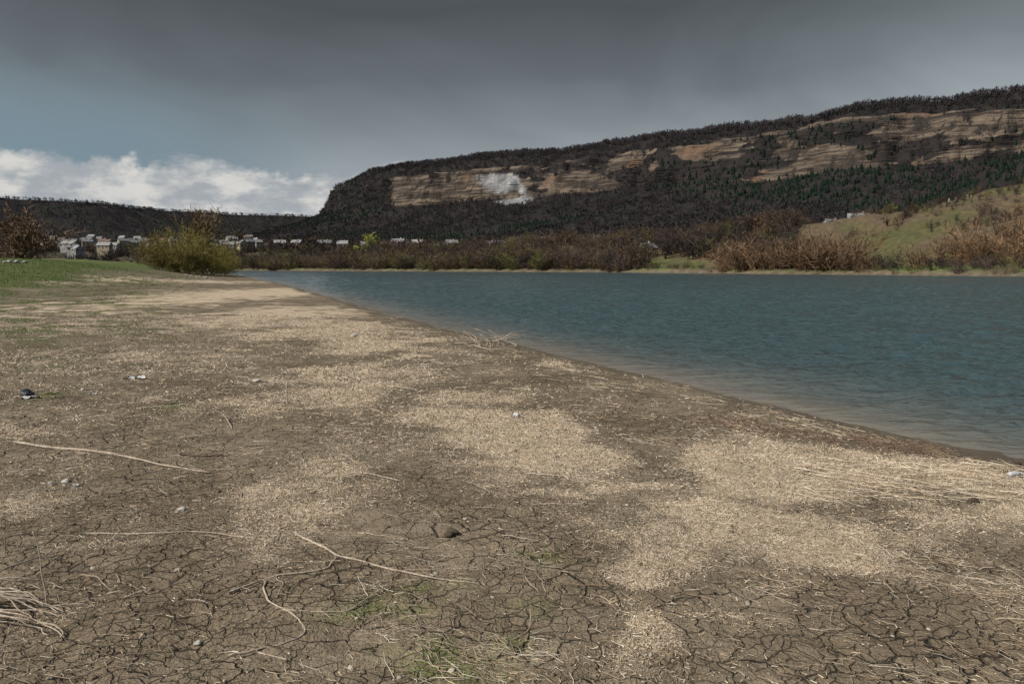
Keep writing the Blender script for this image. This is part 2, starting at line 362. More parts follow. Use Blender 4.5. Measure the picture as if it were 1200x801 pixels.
def tri_area(V,F):
    a=V[F[:,1]]-V[F[:,0]];b=V[F[:,3]]-V[F[:,0]]; return np.linalg.norm(np.cross(a,b),axis=1)
def forest(name,V,F,rk,d,n,dmin,dmax,h,seed,conifn,haze_tint=(1,1,1)):
    q=np.random.default_rng(seed); A=tri_area(V,F); c=V[F].mean(1)
    b=np.abs(c[:,0])/np.maximum(c[:,1],1)
    dd=d[F[:,0]]
    w=A*(rk[F[:,0]]<.5)*(dd>dmin)*(dd<dmax)*(b<.8)*(c[:,1]>150)*(1+2*(np.abs(dd)<25))
    i=q.choice(len(F),n,p=w/w.sum()); u,v=q.random(n)[:,None],q.random(n)[:,None]
    P=V[F[i,0]]*(1-u)*(1-v)+V[F[i,1]]*u*(1-v)+V[F[i,2]]*u*v+V[F[i,3]]*(1-u)*v; P[:,2]-=.6
    nn=fbm(P[:,0]*.008+3,P[:,1]*.008,4,.6); bb=P[:,0]/P[:,1]
    cf=(nn+.16*q.random(n)+.15*ss(.1,.4,bb)*ss(20,120,dd[i])-.22*ss(50,20,dd[i])>conifn)&(dd[i]>60)
    which=np.where(cf,5+q.integers(0,3,n),q.integers(0,5,n))
    n2=fbm(P[:,0]*.02,P[:,1]*.02,3)[:,None]
    col=np.array([.027,.0245,.026])*(.7+.6*n2)+np.array([.009,.006,.005])*q.random((n,1))  # low tree albedo stands in for cloud shadow on the slopes
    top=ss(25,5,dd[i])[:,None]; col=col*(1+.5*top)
    col=np.where(cf[:,None],np.array([.013,.026,.017])*(.7+.6*q.random((n,1))),col)*np.array(haze_tint)
    S=h*(.6+.6*q.random(n)); S=np.where(cf,S*.85,S)
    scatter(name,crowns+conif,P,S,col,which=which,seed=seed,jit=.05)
forest('mountain_forest',MV,MF,Mrk,Md,36000,-50,560,7.0,3,.60)
forest('far_ridge_forest',FV,FF,Frk,Fd,13000,-40,900,9,4,.64,haze_tint=(1.25,1.45,1.6))  # bluish lift paints distance haze into the far tree colours
# ---- valley trees and far-bank woods
q=np.random.default_rng(9)
def woodcol(x,y,n,q):
    k=ss(.3,.7,fbm(x*.035,y*.035,3))[:,None]
    c=np.array([.050,.040,.036])*(1-k)+np.array([.11,.078,.056])*k
    c=c*(.65+.7*q.random((n,1)))
    og=q.random(n)<.08; c[og]=np.array([.15,.095,.05])*(.7+.6*q.random((og.sum(),1)))
    ye=q.random(n)<.05; c[ye]=np.array([.13,.125,.045]); return c
y=400+750*q.random(9000)**.8; b=-.75+1.5*q.random(9000); x=b*y; a,bR=lake_d(x,y); d=np.maximum(a,bR)
ok=(d>5)&~((b<-.45)&(y<420))&(fbm(x*.02,y*.02,4)+.2*q.random(len(x))-.06*(b<-.3)>.50)
x,y=x[ok],y[ok]; n=len(x)
hh=(4.5+5*q.random(n))*np.where((x/y<-.3),.7,1)
scatter('valley_trees',mids,np.stack([x,y,H(x,y,False)-.2],1),hh,woodcol(x,y,n,q)*.75,seed=5,wz=1.+.5*q.random(n))
y=150+270*q.random(5200)**.8; b=-.35+1.05*q.random(5200); x=b*y; a,bR=lake_d(x,y)
openhill=(b>.355)&(bR>9)
grasspatch=(b>.17)&(b<.27)&(bR>2)&(bR<38)
dens=fbm(x*.03+50,y*.03,4)
ok=(bR>2)&(a<0)&~grasspatch&np.where(openhill,dens+.1*q.random(len(x))>.70,dens+.35*q.random(len(x))+.3*(bR<14)>.50)
x,y,b,bR,oh=x[ok],y[ok],b[ok],bR[ok],openhill[ok]; n=len(x)
hh=np.where(oh,1.5+2.5*q.random(n),4.5+4.5*q.random(n)); hh=np.where((b>.40)&~oh,2.2+2*q.random(n),hh)
scatter('far_bank_trees',near_trees,np.stack([x,y,H(x,y,False)-.2],1),hh,woodcol(x,y,n,q),seed=15,wz=1.+.4*q.random(n))
# ---- shoreline bushes along the far shore
N0=900
ys=143+q.random(N0)**.95*272; dR0=1.5+q.random(N0)**1.6*13; xs=np.interp(ys,ry,rx)+dR0/.7; bb=xs/ys
den=np.where(bb>.43,.6,1.)*np.where((bb>.16)&(bb<.26),.35,1)
k=q.random(N0)<den; xs,ys,bb=xs[k],ys[k],bb[k]; n=len(xs)
hh=np.where(bb>.43,1.3+2.2*q.random(n),np.where(bb>.27,4.0+4.0*q.random(n),3.0+3.5*q.random(n)))
hh=np.where((bb>.15)&(bb<.26),1.0+1.5*q.random(n),hh)
col=woodcol(xs,ys,n,q)*1.15; og=(bb>.25)&(bb<.45); col[og]=np.array([.19,.125,.075])*(.45+.8*q.random((og.sum(),1)))
yl=(bb<.05)&(q.random(n)<.3); col[yl]=np.array([.15,.14,.05])
scatter('shoreline_bushes',bushes,np.stack([xs,ys,H(xs,ys,False)-.1],1),hh,col,seed=6,wz=1.0+.35*q.random(n))
x=[];y=[]
for u,dst,m,sg in [(870,205,16,4),(900,196,18,4),(935,190,16,4),(975,182,6,3),(1125,185,8,4),(1150,178,9,4),(1195,190,8,4),(865,240,8,5),(1060,170,4,3)]:
    x.append((u-600)/FP*dst+q.normal(size=m)*sg); y.append(dst+q.normal(size=m)*sg)
x=np.concatenate(x);y=np.concatenate(y);a,bR=lake_d(x,y);k=bR>1.5;x,y=x[k],y[k];n=len(x)
scatter('thicket',bushes,np.stack([x,y,H(x,y,False)-.1],1),5.0+4.5*q.random(n),np.array([.20,.125,.072])*(.45+.8*q.random((n,1))),seed=16,wz=1.0+.4*q.random(n))
n0_=1300; xs=60+220*q.random(n0_); ys=145+230*q.random(n0_); a,b=lake_d(xs,ys)
k=(b>6)&(xs/ys>.33)&(fbm(xs*.04,ys*.04,4)+.2*q.random(n0_)>.61); xs,ys=xs[k],ys[k]; n=len(xs)
col=np.array([.105,.073,.05])*(.5+.8*q.random((n,1)))
scatter('hillside_shrubs',bushes,np.stack([xs,ys,H(xs,ys,False)-.1],1),.8+3.0*q.random(n)**1.8,col,seed=8,wz=1.1+.5*q.random(n))
# ---- individual trees
def one(name,proto,u,dist,s,col,w=1.,seed=0):
    x=(u-600)/FP*dist; z0=float(H(np.array([x]),np.array([dist]),False)[0])-.15
    V,F=proto; qq=np.random.default_rng(seed); a=qq.random()*6.28
    v=np.stack([(V[:,0]*math.cos(a)-V[:,1]*math.sin(a))*s*w,(V[:,0]*math.sin(a)+V[:,1]*math.cos(a))*s*w,V[:,2]*s],1)
    jit=np.repeat(qq.random((len(V)+3)//4),4)[:len(V),None]
    o=mk(name,v,F,veg,cols=np.array(col)*(.55+.9*jit)); o.location=(x,dist,z0); return o
one('bare_tree',proto_bare(101,2,(10,9,7),.85,.045,.30,.18,.25,minw=.007),38,120,7.6,(.17,.115,.075),1.15,1)
one('bare_tree',proto_bare(102,4,(8,8,6),.8,.03,.35,.15,.3,minw=.007),24,128,5.0,(.15,.10,.07),1.3,2)
one('bare_tree',proto_bare(103,3,(9,8,6),.75,.03,.38,.2,.2,minw=.008),240,150,12.0,(.15,.105,.06),1.05,3)
for i,(u,dst,s) in enumerate([(190,130,6.2),(203,138,7.2),(216,132,6.9),(230,144,8.2),(246,140,7.8),(261,146,6.2),(182,128,4.6),(236,128,6.2),(222,126,5.8),(252,130,5.2),(208,127,5.2),(266,138,4.2)]):
    one('willow_bush',proto_bare(110+i,9,(6,6,4),.65,.012,.42,.2,.30,leaf=2,leafs=.022,minw=.007),u,dst,s,(.22,.19,.055) if i%2 else (.18,.145,.05),.95,i)
one('willow_tree',proto_bare(131,3,(7,6,4),.7,.03,.35,.25,.15,leaf=5,leafs=.04),428,415,12,(.24,.25,.06),1.2,4)
one('willow_tree',proto_bare(132,3,(7,6,4),.7,.03,.35,.25,.15,leaf=5,leafs=.03),1033,300,5,(.18,.17,.05),1.2,5)
one('conifer_tree',proto_conifer(140,12,14),647,520,14,(.010,.022,.012),1.2,4)
# ---------------------------------------------------------------- houses
def solid(name,c,r=.8): return simple(name,c,tuple(k*.8 for k in c),1.5,r,.2,.02)
wallm=[solid('plaster_white',(.40,.39,.365)),solid('plaster_grey',(.24,.235,.225)),solid('plaster_ochre',(.30,.26,.185)),solid('plaster_blue',(.24,.28,.32))]
roofm=[solid('roof_slate',(.18,.18,.19)),solid('roof_rust',(.15,.105,.08)),solid('roof_grey',(.27,.265,.26))]
glass=simple('window_glass',(.02,.025,.03),(.04,.045,.05),1,.2,.0)
doorm=solid('door_paint',(.12,.07,.04))
def house(u,dist,w,l,h,rot,wi,ri,name='village_house',lift=0):
    V=[];F=[];M=[]
    def quad(p,m):
        k=len(V);V.extend(p);F.append((k,k+1,k+2,k+3));M.append(m)
    a,b=l/2,w/2; rh=h+w*.38; zz0=-3.0-lift*.8
    quad([(-a,-b,zz0),(a,-b,zz0),(a,-b,h),(-a,-b,h)],0); quad([(a,b,zz0),(-a,b,zz0),(-a,b,h),(a,b,h)],0)
    quad([(a,-b,zz0),(a,b,zz0),(a,b,h),(a,-b,h)],0); quad([(-a,b,zz0),(-a,-b,zz0),(-a,-b,h),(-a,b,h)],0)
    for s in (-1,1): quad([(s*a,-b,h),(s*a,b,h),(s*a,.01,rh),(s*a,-.01,rh)],0)
    o=.45; dz=o*.76
    for s in (-1,1):
        for up in (.06,.2): quad([(-a-o,s*(b+o),h-dz+up),(a+o,s*(b+o),h-dz+up),(a+o,0,rh+up),(-a-o,0,rh+up)],1)
        quad([(-a-o,s*(b+o),h-dz+.06),(a+o,s*(b+o),h-dz+.06),(a+o,s*(b+o),h-dz+.2),(-a-o,s*(b+o),h-dz+.2)],1)
    def wnd(x0,x1,z0,z1,s,m): quad([(x0,s*(b+.03),z0),(x1,s*(b+.03),z0),(x1,s*(b+.03),z1),(x0,s*(b+.03),z1)],m)
    nw=max(2,int(l/3))
    for s in (-1,1):
        for i in range(nw):
            cx=-a+(i+.5)*l/nw
            if i==nw//2 and s<0: wnd(cx-.45,cx+.45,0,2.05,s,3)
            else: wnd(cx-.55,cx+.55,.95,2.2,s,2)
            if h>4.5: wnd(cx-.55,cx+.55,3.6,4.8,s,2)
    for s in (-1,1):
        for cy in (-b*.45,b*.45): quad([(s*(a+.03),cy-.5,.95),(s*(a+.03),cy+.5,.95),(s*(a+.03),cy+.5,2.2),(s*(a+.03),cy-.5,2.2)],2)
    cx=a*.4; c0=.35
    for p in [[(cx-c0,-c0),(cx+c0,-c0)],[(cx+c0,-c0),(cx+c0,c0)],[(cx+c0,c0),(cx-c0,c0)],[(cx-c0,c0),(cx-c0,-c0)]]:
        quad([(p[0][0],p[0][1],h),(p[1][0],p[1][1],h),(p[1][0],p[1][1],rh+.9),(p[0][0],p[0][1],rh+.9)],0)
    quad([(cx-c0,-c0,rh+.9),(cx+c0,-c0,rh+.9),(cx+c0,c0,rh+.9),(cx-c0,c0,rh+.9)],1)
    x=(u-600)/FP*dist; z=float(H(np.array([x]),np.array([dist]),False)[0])+lift
    ob=mk(name,np.array(V),np.array(F),None,mats=[wallm[wi],roofm[ri],glass,doorm],midx=M)
    ob.location=(x,dist,z+.3); ob.rotation_euler=(0,0,rot)
qh=np.random.default_rng(12)
for u,dst,sc,wi,ri,lift in [(757,300,.6,0,0,1),(735,430,.8,1,2,2),(468,560,.9,0,0,6),(490,600,.9,1,2,7),(455,640,.9,2,1,6),(403,640,.9,1,2,6),(604,620,.9,0,1,10),(640,640,.8,2,0,9),(700,600,.8,1,2,9),(575,560,.8,1,0,8),(530,650,.9,0,2,8),(765,640,.9,1,1,11),(700,480,.7,1,2,3),
   (972,350,.8,1,2,.5),(1002,340,.8,1,2,.5),(815,480,.8,2,0,2),(350,760,.9,1,2,6),(430,620,.8,0,2,6),(510,610,.8,1,0,7),(660,590,.7,0,2,9),(590,560,.7,0,0,8),(475,585,.8,0,2,8),(382,660,.9,0,0,6),(330,720,.9,0,2,6)]:
    house(u,dst,7*sc,(9+3*qh.random())*sc,3.2*sc,qh.random()*1.2-.6,wi,ri,lift=lift)
for i in range(64):
    dst=560+520*qh.random(); house(56+250*qh.random()**1.2,dst,6.0,6.5+4*qh.random(),2.8+2*(qh.random()>.85),qh.random()*2-1,qh.integers(0,3),qh.choice([0,0,2,2,1]),lift=4.5)
def box(V,F,x0,x1,y0,y1,z0,z1):
    k=len(V); V+= [(x0,y0,z0),(x1,y0,z0),(x1,y1,z0),(x0,y1,z0),(x0,y0,z1),(x1,y0,z1),(x1,y1,z1),(x0,y1,z1)]
    F+=[(k,k+1,k+5,k+4),(k+1,k+2,k+6,k+5),(k+2,k+3,k+7,k+6),(k+3,k,k+4,k+7),(k+4,k+5,k+6,k+7),(k+3,k+2,k+1,k)]
V=[];F=[]
for i in range(5):
    u=1104+ i*9+qh.random()*6; dst=268; x=(u-600)/FP*dst; z=float(H(np.array([x]),np.array([dst]),False)[0]); w=.2+.12*qh.random(); h=.9+.4*qh.random()
    box(V,F,x-w,x+w,dst-.12,dst+.12,z-.3,z+h); box(V,F,x-w-.15,x+w+.15,dst-.3,dst+.3,z-.4,z+.2)
mk('gravestones',np.array(V),np.array(F),solid('marble',(.5,.5,.48)))
# ---------------------------------------------------------------- foreground: rocks
def blob(seed,sub=2,amp=.3):
    import bmesh
    bm=bmesh.new(); bmesh.ops.create_icosphere(bm,subdivisions=sub,radius=1)
    V=np.array([v.co[:] for v in bm.verts]); F=np.array([[v.index for v in f.verts] for f in bm.faces]); bm.free()
    q=np.random.default_rng(seed); s=np.ones(len(V))
    for i in range(7):
        d=q.normal(size=3); d/=np.linalg.norm(d); s+=amp*.35*np.sin(V@d*(2+3*q.random())+q.random()*6)
    V=V*s[:,None]; V[:,2]*=.6; return V,F
rocks=[blob(i) for i in range(5)]
stone=vegmat('stone',.9)
def fanpts(n,r0,r1,b0,b1,q,pw=1.):
    rr=r0*(r1/r0)**(q.random(n)**pw); b=b0+(b1-b0)*q.random(n); return b*rr,rr
q=np.random.default_rng(21)
x,y=fanpts(2600,2.2,30,-.85,.85,q); a,_=lake_d(x,y); k=a>.15; x,y=x[k],y[k]; n=len(x)
s=.003+.011*q.random(n)**4*np.clip(y/6,1,2.5)
col=np.where(q.random((n,1))<.35,np.array([[.42,.38,.31]]),np.array([[.19,.15,.105]]))*(.7+.5*q.random((n,1)))
scatter('pebbles',rocks,np.stack([x,y,H(x,y)+s*.2],1),s,col,mat=stone,seed=2,jit=.02)
x,y=fanpts(2400,2.2,20,-.85,.85,q); a,_=lake_d(x,y); k=a>.2; x,y=x[k],y[k]; n=len(x); s=.005+.016*q.random(n)**3
scatter('mud_clods',rocks,np.stack([x,y,H(x,y)-s*.1],1),s,np.array([.175,.135,.09])*(.55+.6*q.random((n,1))),mat=stone,seed=3,jit=.05)
# ---------------------------------------------------------------- straw & chaff
strawm=vegmat('straw',.75)
def straws(name,x,y,Lg,Wd,yaw,col,q,lift=.003,tilt=.10,bend=.35,nseg=3):
    n=len(x); m=nseg+1; pts=np.zeros((n,m,3)); ang=yaw.copy(); cx=x-np.cos(yaw)*Lg/2; cy=y-np.sin(yaw)*Lg/2
    tl=np.abs(q.normal(size=n))*tilt
    pz=np.zeros(n)
    for i in range(m):
        pts[:,i,0]=cx;pts[:,i,1]=cy;pts[:,i,2]=pz
        cx=cx+np.cos(ang)*Lg/nseg; cy=cy+np.sin(ang)*Lg/nseg; pz=pz+tl*Lg/nseg; ang=ang+q.normal(size=n)*bend/nseg*1.5
    if nseg==1: g=np.repeat(H(x,y)[:,None],2,axis=1)
    else: g=H(pts[:,:,0].ravel(),pts[:,:,1].ravel()).reshape(n,m)
    pts[:,:,2]+=g+lift
    sx,sy=-np.sin(yaw)[:,None],np.cos(yaw)[:,None]
    taper=np.linspace(1,.45,m)[None]*Wd[:,None]/2
    A=pts.copy();A[:,:,0]-=sx*taper;A[:,:,1]-=sy*taper
    B=pts.copy();B[:,:,2]+=taper*1.3
    C=pts.copy();C[:,:,0]+=sx*taper;C[:,:,1]+=sy*taper
    V=np.stack([A,B,C],2).reshape(-1,3)
    f=[]
    for i in range(nseg):
        for j in (0,1): f.append((i*3+j,i*3+3+j,i*3+4+j,i*3+1+j))
    f=np.array(f); F=(f[None]+(np.arange(n)*m*3)[:,None,None]).reshape(-1,4)
    mk(name,V,F,strawm,cols=np.repeat(col,m*3,axis=0))
def scol(n,q):
    c=np.array([.58,.475,.34])*(.45+.7*q.random((n,1)))
    g=q.random(n)<.24; c[g]=np.array([.27,.19,.12])*(.6+.7*q.random((g.sum(),1))); w=q.random(n)<.12; c[w]=np.array([.66,.60,.48]); return c
q=np.random.default_rng(33)
x,y=fanpts(700000,2.2,26,-.85,.75,q,.9); l=litter(x,y); a,_=lake_d(x,y)
k=(q.random(len(x))<np.clip((l-.16)*1.35,0,1)**1.6+.015)&(a>.1); x,y=x[k],y[k]; n=len(x); print('chaff',n)
dist=np.hypot(x,y)
straws('straw_chaff',x,y,(.005+.024*q.random(n)**3)*np.clip(dist/5,.9,2.4),(.002+.0048*q.random(n)**1.5)*np.clip(dist/5,.9,2.6),q.random(n)*6.28,scol(n,q),q,nseg=1,tilt=.45)
x,y=fanpts(85000,2.2,45,-.85,.75,q,.9); l=litter(x,y); a,_=lake_d(x,y)
k=(q.random(len(x))<np.clip((l-.08),0,1)**1.3*.26+.04)&(a>.12); x,y=x[k],y[k]; n=len(x); print('stalk',n)
dist=np.hypot(x,y)
yaw=np.where(q.random(n)<.25,math.radians(172)+q.normal(size=n)*.5,q.random(n)*6.28)
straws('reed_stalks',x,y,.03+.20*q.random(n)**4*np.clip(dist/5,1,2),(.002+.0032*q.random(n)**2)*np.clip(dist/6,.9,2.5),yaw,scol(n,q),q,nseg=3,tilt=.08,bend=.9)
x,y=fanpts(40000,2.2,16,-.85,.75,q,1.0); a,_=lake_d(x,y); cl=fbm(x*1.7+3,y*1.7,4,.6)
k=(a>.3)&(q.random(len(x))<ss(.46,.68,cl)+.04); x,y=x[k],y[k]; n=len(x); print('strand',n)
straws('dry_strands',x,y,.04+.16*q.random(n)**2,(.0014+.0012*q.random(n))*np.clip(y/4,1,3),q.random(n)*6.28,scol(n,q)*1.05,q,nseg=4,tilt=.10,bend=2.2,lift=.004)
n=300; uu=950+290*q.random(n); vv=530+50*q.random(n); pts=np.array([survey(u,v) for u,v in zip(uu,vv)]); x,y=pts[:,0],pts[:,1]; a,_=lake_d(x,y); k=a>.1; x,y=x[k],y[k]; n=len(x)
straws('wrack_reeds',x,y,.10+.40*q.random(n)**2,.003+.004*q.random(n),math.radians(-20)+q.normal(size=n)*.5,scol(n,q),q,nseg=4,tilt=.05,bend=.7,lift=.01)
n=5000; uu=830+270*q.random(n)+q.normal(size=n)*20; vv=490+(uu-850)*.11+q.normal(size=n)*6; pts=np.array([survey(u,v) for u,v in zip(uu,vv)]); x,y=pts[:,0],pts[:,1]; a,_=lake_d(x,y); k=(a>.1)&(fbm(x*2,y*2,3)>.48); x,y=x[k],y[k]; n=len(x)
straws('wrack_debris',x,y,.015+.07*q.random(n)**2,.003+.005*q.random(n),q.random(n)*6.28,np.array([.15,.105,.072])*(.6+1.0*q.random((n,1))),q,nseg=2,tilt=.25,lift=.005)
q=np.random.default_rng(35)
def blades(name,x,y,h,w,col):
    n=len(x); g=H(x,y); a=q.random(n)*6.28; ln=.5*h; b=q.random(n)*6.28
    A=np.stack([x-np.cos(a)*w,y-np.sin(a)*w,g-.003],1);B=np.stack([x+np.cos(a)*w,y+np.sin(a)*w,g-.003],1)
    C=np.stack([x+np.cos(b)*ln,y+np.sin(b)*ln,g+h],1)
    V=np.stack([A,B,C],1).reshape(-1,3); mk(name,V,np.arange(n*3).reshape(-1,3),veg,cols=np.repeat(col,3,axis=0))
x,y=fanpts(120000,6,95,-.8,-.05,q,.8); a,_=lake_d(x,y); g=fbm(x*.25,y*.25,4)
p=np.maximum(ss(12.5,17.5,a+(g-.5)*9)*ss(24,48,y),ss(5.5,11,a+(g-.5)*8)*ss(7,22,y)*ss(.5,.64,fbm(x*1.6,y*1.6,4,.65))*.7)
k=q.random(len(x))<p; x,y=x[k],y[k]; n=len(x); print('grass',n)
col=np.array([.070,.108,.026])*(.6+.8*q.random((n,1))); k=q.random(n)<.25; col[k]=np.array([.19,.17,.08])
blades('grass',x,y,(.02+.05*q.random(n))*np.clip(y/25,.7,2),.003*np.clip(y/10,1,6),col)
xs=[];ys=[]
for u,v,m,sg in [(60,466,160,.06),(70,470,90,.05),(195,482,90,.09),(205,478,60,.08),(440,718,260,.10),(545,770,200,.12),(640,660,90,.08),(85,432,90,.2),(165,402,120,.3),(510,700,100,.1),(30,520,60,.15)]:
    cx,cy=survey(u,v); xs.append(cx+q.normal(size=m)*sg); ys.append(cy+q.normal(size=m)*sg*.8)
x=np.concatenate(xs);y=np.concatenate(ys);n=len(x)
blades('weed_tufts',x,y,.006+.02*q.random(n)*np.clip(y/6,.5,1.5),.003+0*x,np.array([.09,.13,.035])*(.6+.8*q.random((n,1))))
# ---------------------------------------------------------------- driftwood
woodm,t=newmat('driftwood_wood')
gr=t.noise(t.obj,60,4,.7); g2=t.noise(t.obj,6,3)
c=t.mix(t.ss(.3,.7,gr),(.26,.205,.15),(.50,.43,.34)); c=t.mix(t.ss(.55,.7,g2),c,(.2,.155,.11))
setp(t,'Base Color',c);setp(t,'Roughness',.85);setp(t,'Specular IOR Level',.2);setp(t,'Normal',t.n('ShaderNodeBump',{'Height':gr,'Strength':.6,'Distance':.004}).outputs[0])
def tube(pts,r0,r1,q,sides=7,sub=7,jit=.012):
    P=np.array(pts,float); n=len(P); tq=np.linspace(0,n-1,(n-1)*sub+1); C=np.stack([np.interp(tq,np.arange(n),P[:,i]) for i in range(3)],1)
    C[1:-1]+=q.normal(size=C[1:-1].shape)*jit*2*np.array([1,1,.3])
    ker=np.array([1,2,3,2,1])/9.
    if len(C)>6:
        for i in range(3):
            c=np.convolve(np.pad(C[:,i],2,'edge'),ker,'valid'); c[0]=C[0,i];c[-1]=C[-1,i]; C[:,i]=c
    m=len(C); T=np.gradient(C,axis=0); T/=np.linalg.norm(T,axis=1)[:,None]+1e-9
    up=np.array([0,0,1.])
    if abs(T[:,2]).mean()>.8: up=np.array([1.,0,0])
    A=np.cross(T,up);A/=np.linalg.norm(A,axis=1)[:,None]+1e-9; B=np.cross(A,T)
    rr=(r0+(r1-r0)*np.linspace(0,1,m))*(1+.15*q.normal(size=m))
    th=np.arange(sides)*2*math.pi/sides
    V=C[:,None]+rr[:,None,None]*(np.cos(th)[None,:,None]*A[:,None]+np.sin(th)[None,:,None]*B[:,None]); V=V.reshape(-1,3)
    F=[]
    for i in range(m-1):
        for j in range(sides):
            a=i*sides+j;b=i*sides+(j+1)%sides; F.append((a,b,b+sides,a+sides))
    for e in (0,m-1):
        F.append((e*sides,e*sides+1,e*sides+2,e*sides+3));F.append((e*sides,e*sides+3,e*sides+4,e*sides+5))
    return V,np.array(F)
def wood(name,lines,mat=woodm,seed=0,jit=.005,k=.82):
    q=np.random.default_rng(seed);Vs=[];Fs=[];o=0
    for pl,r0,r1 in lines:
        r0*=k; r1*=k; P=[]
        for p in pl:
            x,y=survey(p[0],p[1]); P.append((x,y,float(H(np.array([x]),np.array([y]))[0])+(p[2] if len(p)>2 else r0*.9)))
        V,F=tube(P,r0,r1,q,jit=jit); Vs.append(V);Fs.append(F+o);o+=len(V)
    return mk(name,np.concatenate(Vs),np.concatenate(Fs),mat,smooth=True)
N='driftwood_branch'
wood(N,[([(16,526),(60,530),(110,535),(150,542),(190,551),(246,559)],.015,.007),([(110,535),(128,530,.03),(150,529,.05)],.006,.003)],seed=1)
wood(N,[([(98,631),(160,631),(225,628),(270,630),(300,635)],.007,.004)],seed=2)
wood(N,[([(345,630),(375,648),(400,660),(450,674),(500,688),(562,694)],.008,.0035),([(400,660),(385,668,.02),(372,676)],.004,.002)],seed=3)
wood(N,[([(268,704),(300,690),(325,683),(385,674),(395,668,.03)],.0065,.004),([(312,690),(308,706),(330,722),(375,726),(410,722),(455,700,.03)],.006,.003),([(330,722),(350,735),(358,748),(335,762),(300,770),(268,777)],.006,.004),([(300,770),(330,778),(375,790)],.004,.0025),([(325,683),(332,696,.03),(326,706)],.003,.002)],seed=4)
wood(N,[([(582,770),(600,752),(624,742),(622,730,.04)],.0035,.002)],seed=5)
wood(N,[([(610,560),(660,563),(700,566),(732,574)],.007,.004)],seed=6)
wood(N,[([(618,601),(660,599),(704,597)],.005,.003)],seed=7)
wood(N,[([(408,557),(440,562),(470,568)],.006,.004)],seed=8)
wood(N,[([(165,485),(200,476,.03),(240,470)],.010,.005),([(200,476,.03),(178,470)],.006,.004)],seed=9)
wood(N,[([(212,540),(240,541),(262,540)],.014,.009)],simple('dark_bark',(.07,.05,.035),(.15,.11,.08),20),seed=10)
wood(N,[([(95,680),(115,688,.03),(132,700)],.003,.002)],seed=12)
wood(N,[([(380,560),(395,552),(425,575)],.004,.003)],seed=13)
wood(N,[([(1040,560),(1100,566),(1160,575),(1198,578)],.007,.004)],seed=14)
wood('dry_stem',[([(57,718,.0),(52,717,.12),(50,716,.25),(44,716,.34)],.0035,.002),([(57,718,.0),(78,717,.01),(100,716,.015)],.003,.002)],seed=15,jit=.002,k=1.1)
wood('dry_stem',[([(6,655,0),(8,655,.07),(6,655,.12)],.004,.003)],seed=16,jit=.002)
wood('wooden_stake',[([(337,473,0),(336,473,.12),(337,473,.25)],.009,.008)],seed=17,jit=.001,k=1.1)
wood('dry_stem',[([(258,490,0),(262,492,.06),(272,505,.01)],.006,.005)],seed=18,jit=.002)
q=np.random.default_rng(50); Ls=[]
for i in range(15):
    u0=-40+22*q.random(); v0=700+42*q.random(); a=q.normal()*.6+.1; ll=70+45*q.random(); h0=.02+.07*q.random()
    Ls.append(([(u0,v0,h0),(u0+ll*.45,v0+a*16,h0*1.1),(u0+ll*.8,v0+a*30,.03),(min(u0+ll,76),v0+a*38+4,.01)],.004+.004*q.random(),.0025))
wood('driftwood_roots',Ls,seed=51,jit=.005)
q=np.random.default_rng(52)
Ls=[([(530,402,.03),(560,401,.05),(590,398,.1),(612,396,.16)],.018,.009),([(560,401,.05),(556,400,.18),(543,400,.28)],.009,.004),([(575,400,.06),(592,400,.2),(600,400,.30),(622,398,.36)],.009,.004),
    ([(590,398,.1),(602,398,.22),(618,398,.26)],.007,.003),([(545,402,.04),(575,400,.15),(612,399,.30)],.010,.004),([(552,402,.03),(570,405,.02),(606,405,.03)],.010,.005),([(566,400,.05),(562,400,.14),(566,400,.24)],.005,.003)]
for i in range(16):
    u=548+55*q.random(); Ls.append(([(u,403,.02),(u+q.normal()*12,402,.06+.08*q.random()),(u+q.normal()*25,401,.10+.25*q.random())],.005,.003))
wood('fallen_branch',Ls,seed=53,jit=.008,k=1.15)
# ---------------------------------------------------------------- litter objects
def place(name,V,F,mat,u,v,s,dz=0,rot=0,smooth=True,**kw):
    x,y=survey(u,v); o=mk(name,np.array(V)*s,F,mat,smooth=smooth,**kw); o.location=(x,y,float(H(np.array([x]),np.array([y]))[0])+dz); o.rotation_euler=(0,0,rot); return o
white=simple('white_plastic',(.55,.56,.55),(.38,.39,.39),30,.5,.3,.003); grey=simple('pale_stone',(.42,.40,.36),(.30,.28,.24),20,.9,.6,.006)
darkp=simple('dark_plastic',(.02,.022,.025),(.06,.06,.065),30,.35,.3,.003)
def sheet(seed,n=16):
    a=np.linspace(-1,1,n); A,B=np.meshgrid(a,a,indexing='ij')
    z=(fbm(A*2+seed*3,B*2,3)-.35)*.7; rr=1+.3*np.sin(3*np.arctan2(B,A)+seed)
    return np.stack([(A*rr).ravel(),(B*rr*.6).ravel(),np.maximum(z,0.02).ravel()],1),gridF(n,n)
V,F=sheet(2); place('plastic_wrapper',V,F,white,158,448,.12)
V,F=sheet(5); place('plastic_bag',V,F,white,38,470,.10,rot=.5)
V,F=blob(77,3,.5); place('plastic_bag',V,F,darkp,32,467,.07,.02)
V,F=sheet(9); place('plastic_wrapper',V,F,white,110,466,.05)
for i,(u,v,s) in enumerate([(302,450,.045),(78,570,.028),(214,601,.022),(90,574,.02),(232,760,.016),(1185,548,.03),(415,394,.07),(98,462,.03),(735,597,.012),(60,574,.018)]):
    V,F=blob(200+i,3,.3); place('white_stone',V,F,grey,u,v,s,s*.3,rot=i)
dmud=simple('dark_mud',(.085,.065,.045),(.045,.034,.025),20,.95,.8,.01)
V,F=blob(300,3,.7); place('mud_clod',V,F,dmud,530,636,.034,.008)
V,F=blob(301,3,.7); place('mud_clod',V,F,dmud,1140,580,.028,.008)
